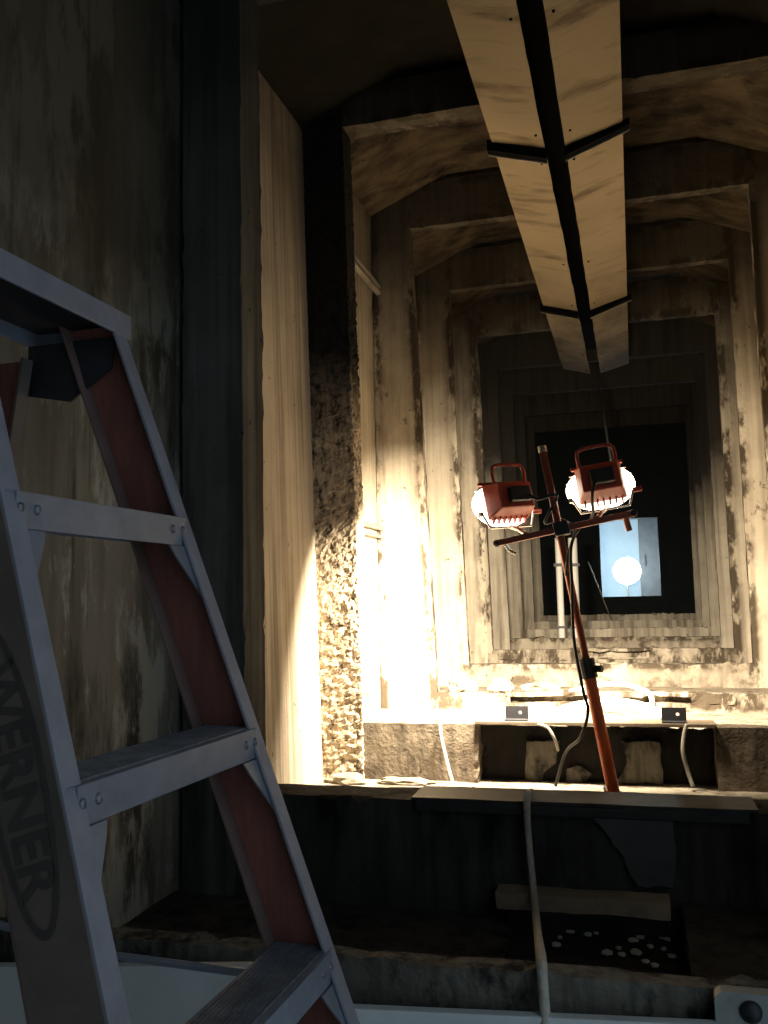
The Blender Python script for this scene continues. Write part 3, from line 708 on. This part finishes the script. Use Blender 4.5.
# ------------------------------------------------------------------ work lamps
def work_light(c, yaw, tilt, roll, label, energy, foot_k, byaw, btilt):
    mt = Matrix.Translation(c) @ Matrix.Rotation(R_(yaw), 4, 'Z') @ Matrix.Rotation(R_(-tilt), 4, 'X') @ Matrix.Rotation(R_(roll), 4, 'Y')
    bpos = mx @ Vector((foot_k, 0, .010))
    t_ = thing('work_light', label, 'work light', bpos)
    T = lambda bm: bmesh.ops.transform(bm, matrix=mt, verts=bm.verts)
    # local: +y is where the lamp shines
    bm = B(); hexa(bm, [(-.062, -.075, -.050), (.062, -.075, -.050), (.078, .012, -.066), (-.078, .012, -.066),
                        (-.060, -.075, .036), (.060, -.075, .036), (.076, .012, .064), (-.076, .012, .064)], .007); T(bm)
    hs = obj('housing', bm, M['lampred'], t_)
    bm = B()
    for k in range(7):
        bm = B(); x = -.06 + k * .02; hexa(bm, [(x - .003, -.012, -.066), (x + .003, -.012, -.066), (x + .003, .012, -.080), (x - .003, .012, -.080), (x - .003, -.012, -.058), (x + .003, -.012, -.058), (x + .003, .012, -.062), (x - .003, .012, -.062)])
        T(bm); obj('cooling_fin', bm, M['lampred'], hs)
    bm = B(); box(bm, -.034, .042, -.100, -.072, -.036, .014, .006); T(bm); obj('junction_box', bm, M['blackpl'], t_)
    bm = B(); tube(bm, spline([(-.058, -.045, .045), (-.060, -.05, .075), (-.052, -.052, .100), (-.02, -.052, .106), (.02, -.052, .106), (.052, -.052, .100), (.060, -.05, .075), (.058, -.045, .045)], 5), .0062, 8); T(bm)
    obj('handle', bm, M['lampred'], t_, True)
    bm = B(); box(bm, -.084, .084, .010, .022, .058, .070, .003); T(bm); obj('visor', bm, M['lampred'], t_)
    bm = B(); dome(bm, (0, .034, -.008), (.113, .030, .078), None, 28, 14); T(bm); obj('lens', bm, M['lens'], t_, True)
    bm = B()
    for k in range(-3, 4):
        bm = B(); tube(bm, [(-.112 * math.sqrt(max(.05, 1 - (k / 3.6) ** 2)), .036, k * .024), (0, .074, k * .024), (.112 * math.sqrt(max(.05, 1 - (k / 3.6) ** 2)), .036, k * .024)], .0022, 6)
        T(bm); obj('guard_wire', bm, M['chrome'], t_)
    # U bracket from the housing sides to the bar
    bm = B(); w = .097
    a = mt @ Vector((-w, .005, -.045)); b = mt @ Vector((w, .005, -.045))
    a2 = mt @ Vector((-w * .8, .005, -.094)); b2 = mt @ Vector((w * .8, .005, -.094)); m_ = (a2 + b2) / 2
    tube(bm, [a, a2, m_, b2, b], .0040, 8); brk = obj('u_bracket', bm, M['chrome'], t_)
    bm = B(); tube(bm, [m_, (m_ + bpos) / 2 + Vector((0, 0, .004)), bpos], .0075, 10); obj('stem', bm, M['chrome'], brk)
    bm = B(); tube(bm, [b, b + (b - a).normalized() * .028], .009, 10); kb = obj('tilt_knob', bm, M['lampred'], t_)
    bm = B(); tube(bm, [a, a - (b - a).normalized() * .012], .009, 10); obj('pivot_bolt', bm, M['chrome'], t_)
    ld = bpy.data.lights.new('lamp_beam', 'AREA'); ld.shape = 'RECTANGLE'; ld.size = .15; ld.size_y = .10
    ld.energy = energy; ld.color = (1, .85, .63); ld.spread = R_(125)
    lo = bpy.data.objects.new('lamp_beam', ld); C.objects.link(lo)
    lo.matrix_world = Matrix.Translation(mt @ Vector((0, .082, 0))) @ Matrix.Rotation(R_(byaw), 4, 'Z') @ Matrix.Rotation(R_(-btilt), 4, 'X') @ Matrix.Rotation(R_(90), 4, 'X')
    return t_, mt
cL = P(506, 500, YS + .03); cR = P(600, 482, YS + .04)
kL = (P(526, 536, YS - .03) - bl).dot(bd); kR = (P(598, 521, YS - .03) - bl).dot(bd)
wl_, mL = work_light(cL, 36, 14, -4, 'left red work lamp, turned towards the left wall', 150, kL, 23, 42)
wr_, mR = work_light(cR, 3, 12, -8, 'right red work lamp, facing straight down the tunnel', 62, kR, 0, 32)
# cords of the stand
jb = mR @ Vector((-.02, -.105, -.02)); jl = mL @ Vector((.03, -.10, -.02))
cb = lambda k, dy, dz: mx @ Vector((k, dy, dz))
hose('power_cord', [jb, jb + Vector((-.01, -.03, -.06)), cb(xc + .10, -.022, .02), cb(xc + .05, -.03, -.01), P(571, 548, YS - .06), P(572, 585, YS - .05), P(574, 640, YS - .05), P(583, 690, YS - .05),
                    P(588, 712, YS - .04), P(580, 738, YS), P(566, 752, YS + .1), Vector((P(566, 752, YS).x - .05, YS + .14, .73))], .0052, M['blackpl'], 'black power cord running from the right lamp down along the stand')
hose('power_cord', [jl, jl + Vector((.03, -.03, -.02)), jl + Vector((.09, -.02, -.01)), cb(xc - .05, -.02, .035), cb(xc + .0, -.03, .034), cb(xc + .035, -.034, -.01), P(568, 556, YS - .05), P(566, 575, YS - .03)], .0048, M['blackpl'], 'black cord looping from the left lamp to the crossbar middle')
hose('hanging_cord', [Vector((-.19, 6.28, 2.86)), P(601, 395, 6.2), P(604, 415, 5.95), P(607, 437, 5.9), P(611, 460, 5.9)], .009, M['blackpl'], 'black cord hanging from the duct slot behind the right lamp')

# ------------------------------------------------------------------ the step ladder
import math as _m
lx, ly, lz = -.6248, .9768, .1255 + H
yaw, hA, spread, slope, stp = .0252, .1776, .0839, .33, .295
sv = Vector((math.sin(yaw), math.cos(yaw), 0)); fv = Vector((math.cos(yaw), -math.sin(yaw), 0)); uv = Vector((0, 0, 1))
O = Vector((lx, ly, lz))
def lp(s, f, d):                       # s across (far +), f forward of the front rail line, d down from the top visible step
    return O + sv * s + fv * (f + slope * d) - uv * d
half = lambda d: hA + spread * d
lad = thing('step_ladder', 'red fibreglass step ladder with grey metal steps standing on the left', 'ladder', (lx, ly, 0))
dtop, dbot = -stp, lz                  # cap height, floor
zfoot = dbot
def rail(t):
    """C channel front rail; web outside, flanges turned inwards"""
    wd, fl, th = .080, .030, .0045
    d0, d1 = dtop + .005, zfoot - .02
    def sec(bm, s0, s1, f0, f1):
        c = []
        for d in (d1, d0):
            b = half(d)
            c += [lp(t * (b + s0), f0, d), lp(t * (b + s1), f0, d), lp(t * (b + s1), f1, d), lp(t * (b + s0), f1, d)]
        hexa(bm, c, .001)
    bm = B(); sec(bm, .012, .012 + th, -wd, 0); web = obj('front_rail', bm, M['red'], lad)
    bm = B(); sec(bm, .012 - fl + th, .012 + th, 0, th); obj('front_flange', bm, M['flange'], web)
    bm = B(); sec(bm, .012 - fl + th, .012 + th, -wd - th, -wd); obj('rear_flange', bm, M['redback'], web)
    bm = B(); sec(bm, .012 + th, .012 + th + .0008, -wd, .001); obj('outer_face', bm, M['webface'], web)
    bm = B()
    d = d1; b = half(d)
    hexa(bm, [lp(t * (b + .005), -wd - .01, zfoot), lp(t * (b + .022), -wd - .01, zfoot), lp(t * (b + .022), .01, zfoot), lp(t * (b + .005), .01, zfoot),
              lp(t * (b + .005), -wd - .01, d - .05), lp(t * (b + .022), -wd - .01, d - .05), lp(t * (b + .022), .01, d - .05), lp(t * (b + .005), .01, d - .05)]); obj('rubber_foot', bm, M['blackpl'], web)
    return web
near = rail(-1); far = rail(1)
far['label'] = 'far front rail'; near['label'] = 'near front rail with a dark oval emblem'
nst = 5
for i in range(nst):
    d = i * stp; b = half(d) + .010; dep, sk = .078, .040
    # step: tread plate + front skirt + rear skirt, all level
    def pt(s, f, dz): return O + sv * s + fv * (slope * d + f) - uv * (d + dz)
    def bx(bm, s0, s1, f0, f1, z0, z1, bev=.001):
        hexa(bm, [pt(s0, f0, z1), pt(s1, f0, z1), pt(s1, f1, z1), pt(s0, f1, z1), pt(s0, f0, z0), pt(s1, f0, z0), pt(s1, f1, z0), pt(s0, f1, z0)], bev)
    bm = B(); bx(bm, -b, b, -dep, .006, 0, .004)
    bx(bm, -b + .012, b - .012, .006, .0095, 0, sk); bx(bm, -b, b, -dep, -dep + .003, .004, .032); st = obj('step', bm, M['alu'], lad)
    bm = B(); prof = []
    for k in range(13):
        f0 = -dep + .006 + k * .0056
        prof += [(f0, .0002), (f0, -.0022), (f0 + .0028, -.0022), (f0 + .0028, .0002)]
    prof += [(prof[-1][0], .001), (prof[0][0], .001)]
    prism(bm, [pt(-b + .004, f_, z_) for f_, z_ in prof], sv * (2 * b - .008))
    obj('tread_ribs', bm, M['tread'], st)
    bm = B()
    for s in (-b + .045, b - .045, -b + .018, b - .018):
        bm = B(); q = pt(s, .0095, .018); dome(bm, q, (.0038, .0062, .0062), None, 10, 6); obj('rivet', bm, M['rivet'], st)
    for t in (-1, 1):                      # gusset braces from step underside to rail
        bm = B(); e = b + .002
        g = lambda s, z, f=0: O + sv * (t * s) + fv * (slope * (d + z) - .0045 + f) - uv * (d + z)
        poly = [g(e - .004, sk + .001), g(e - .058, sk + .001), g(e - .050, sk + .016), g(e - .006 + spread * .09, sk + .085), g(e + .008 + spread * .09, sk + .085)]
        prism(bm, poly, fv * .003); gs = obj('gusset', bm, M['alu'], lad)
        bm = B(); q = g(e + .000, sk + .065, .0035); dome(bm, q, (.0035, .006, .006), None, 10, 6); obj('rivet', bm, M['rivet'], gs)
# top cap
d = dtop; b = half(d) + .03
def ct(s, f, dz): return O + sv * s + fv * (slope * d + f) - uv * (d + dz)
ch, tp = .036, -.012
def cbx(bm, s0, s1, f0, f1, z0, z1, bev=.002):
    hexa(bm, [ct(s0, f0, z1), ct(s1, f0, z1), ct(s1, f1, z1), ct(s0, f1, z1), ct(s0, f0, z0), ct(s1, f0, z0), ct(s1, f1, z0), ct(s0, f1, z0)], bev)
bm = B(); cbx(bm, -b, b, -.150, .012, tp, tp + .006); cbx(bm, -b, b, .008, .013, tp, tp + ch); cbx(bm, -b, b, -.151, -.146, tp, tp + ch)
cbx(bm, -b, -b + .005, -.15, .012, tp, tp + ch); cbx(bm, b - .005, b, -.15, .012, tp, tp + ch)
cap = obj('top_cap', bm, M['alu'], lad)
bm = B(); cbx(bm, -b + .006, b - .006, -.145, .007, tp + .008, tp + .014); obj('underside', bm, M['steel_dk'], cap)  # added dark panel, carries the shade inside the cap as colour
for t in (-1, 1):
    bm = B(); e = half(d) + .006
    prism(bm, [ct(t * e, -.150, .024), ct(t * e, .0, .024), ct(t * e, -.005, .070), ct(t * e, -.075, .115), ct(t * e, -.150, .100)], sv * (t * .004))
    obj('hinge_plate', bm, M['steel_dk'], lad)
# rear rails
RS = -.235
def rp(s, f, dd): return O + sv * s + fv * (slope * dtop - .125 + f + RS * (dd - dtop)) - uv * dd
for t in (-1, 1):
    wd, th, fl = .055, .004, .022
    d0, d1 = dtop + .05, zfoot
    def sec(bm, s0, s1, f0, f1):
        c = []
        for dd in (d1, d0):
            bb = half(dd) - .012
            c += [rp(t * (bb + s0), f0, dd), rp(t * (bb + s1), f0, dd), rp(t * (bb + s1), f1, dd), rp(t * (bb + s0), f1, dd)]
        hexa(bm, c)
    bm = B(); sec(bm, 0, th, -wd, 0); rr = obj('rear_rail', bm, M['red'], lad)
    bm = B(); sec(bm, th - fl, th, 0, th); sec(bm, th - fl, th, -wd - th, -wd); obj('rear_rail_flange', bm, M['webface'], rr)
for k in (1.5, 2.6, 3.7):
    dd = k * stp; bb = half(dd) - .012
    bm = B(); tube(bm, [rp(-bb, -.03, dd), rp(bb, -.03, dd)], .009, 8); obj('rear_brace', bm, M['alu'], lad)
for t in (-1, 1):                         # spreaders, low down behind the second step
    dd = 2.15 * stp; bb = half(dd) + .004
    bm = B(); a, c = lp(t * (bb - .006), -.06, dd), rp(t * (bb - .022), -.03, dd - .06)
    tube(bm, [a, (a + c) / 2 - uv * .02, c], .006, 6); obj('spreader', bm, M['alu'], lad)
# emblem on the near rail's outer face: oval ring with the maker's word running down the rail
dl = 1.085
half_n = lambda dd: -(half(dd) + .012 + .0045 + .0010)
ax_d = (lp(half_n(dl + .1), 0, dl + .1) - lp(half_n(dl), 0, dl)).normalized()      # down along the rail
nrm = ax_d.cross(fv).normalized()
if nrm.y > 0: nrm = -nrm
tx = nrm.cross(ax_d).normalized()                                                  # across the rail
if tx.x < 0: tx = -tx
EC = lp(half_n(.285), -.043, .285)
bm = B(); n = 48; ra, rb = .150, .034
rings = [[], [], [], []]
for k in range(n):
    c_, s_ = math.cos(k * 2 * math.pi / n), math.sin(k * 2 * math.pi / n)
    for q, (u, w) in enumerate(((ra, rb), (ra - .008, rb - .007))):
        p = EC + ax_d * (u * c_) + tx * (w * s_)
        rings[q].append(bm.verts.new(p)); rings[q + 2].append(bm.verts.new(p + nrm * .0012))
for k in range(n):
    j = (k + 1) % n
    bm.faces.new((rings[2][k], rings[2][j], rings[3][j], rings[3][k])); bm.faces.new((rings[0][k], rings[1][k], rings[1][j], rings[0][j]))
    bm.faces.new((rings[0][k], rings[0][j], rings[2][j], rings[2][k])); bm.faces.new((rings[1][k], rings[3][k], rings[3][j], rings[1][j]))
em = obj('emblem', bm, M['ink'], near)
cu = bpy.data.curves.new('lettering', 'FONT'); cu.body = 'WERNER'; cu.size = .056; cu.align_x = 'CENTER'; cu.align_y = 'CENTER'; cu.extrude = .0004; cu.offset = .0012
to = bpy.data.objects.new('lettering_curve', cu); C.objects.link(to)
bpy.context.view_layer.update()
me = bpy.data.meshes.new_from_object(to.evaluated_get(bpy.context.evaluated_depsgraph_get()))
bpy.data.objects.remove(to); bpy.data.curves.remove(cu)
tyv = nrm.cross(ax_d).normalized()
mt = Matrix(((ax_d.x, tyv.x, nrm.x, EC.x), (ax_d.y, tyv.y, nrm.y, EC.y), (ax_d.z, tyv.z, nrm.z, EC.z), (0, 0, 0, 1)))
me.transform(Matrix.Translation(nrm * .0008) @ mt); me.transform(lad.matrix_basis.inverted())
lt = bpy.data.objects.new('lettering', me); C.objects.link(lt); me.materials.append(M['ink']); 
lt.parent = near

# ------------------------------------------------------------------ daylight from the right, through the gap left in the wall
w = bpy.data.worlds.new('daylight'); S.world = w; w.use_nodes = True
bg = w.node_tree.nodes['Background']; bg.inputs[0].default_value = (.64, .82, 1, 1); bg.inputs[1].default_value = .66
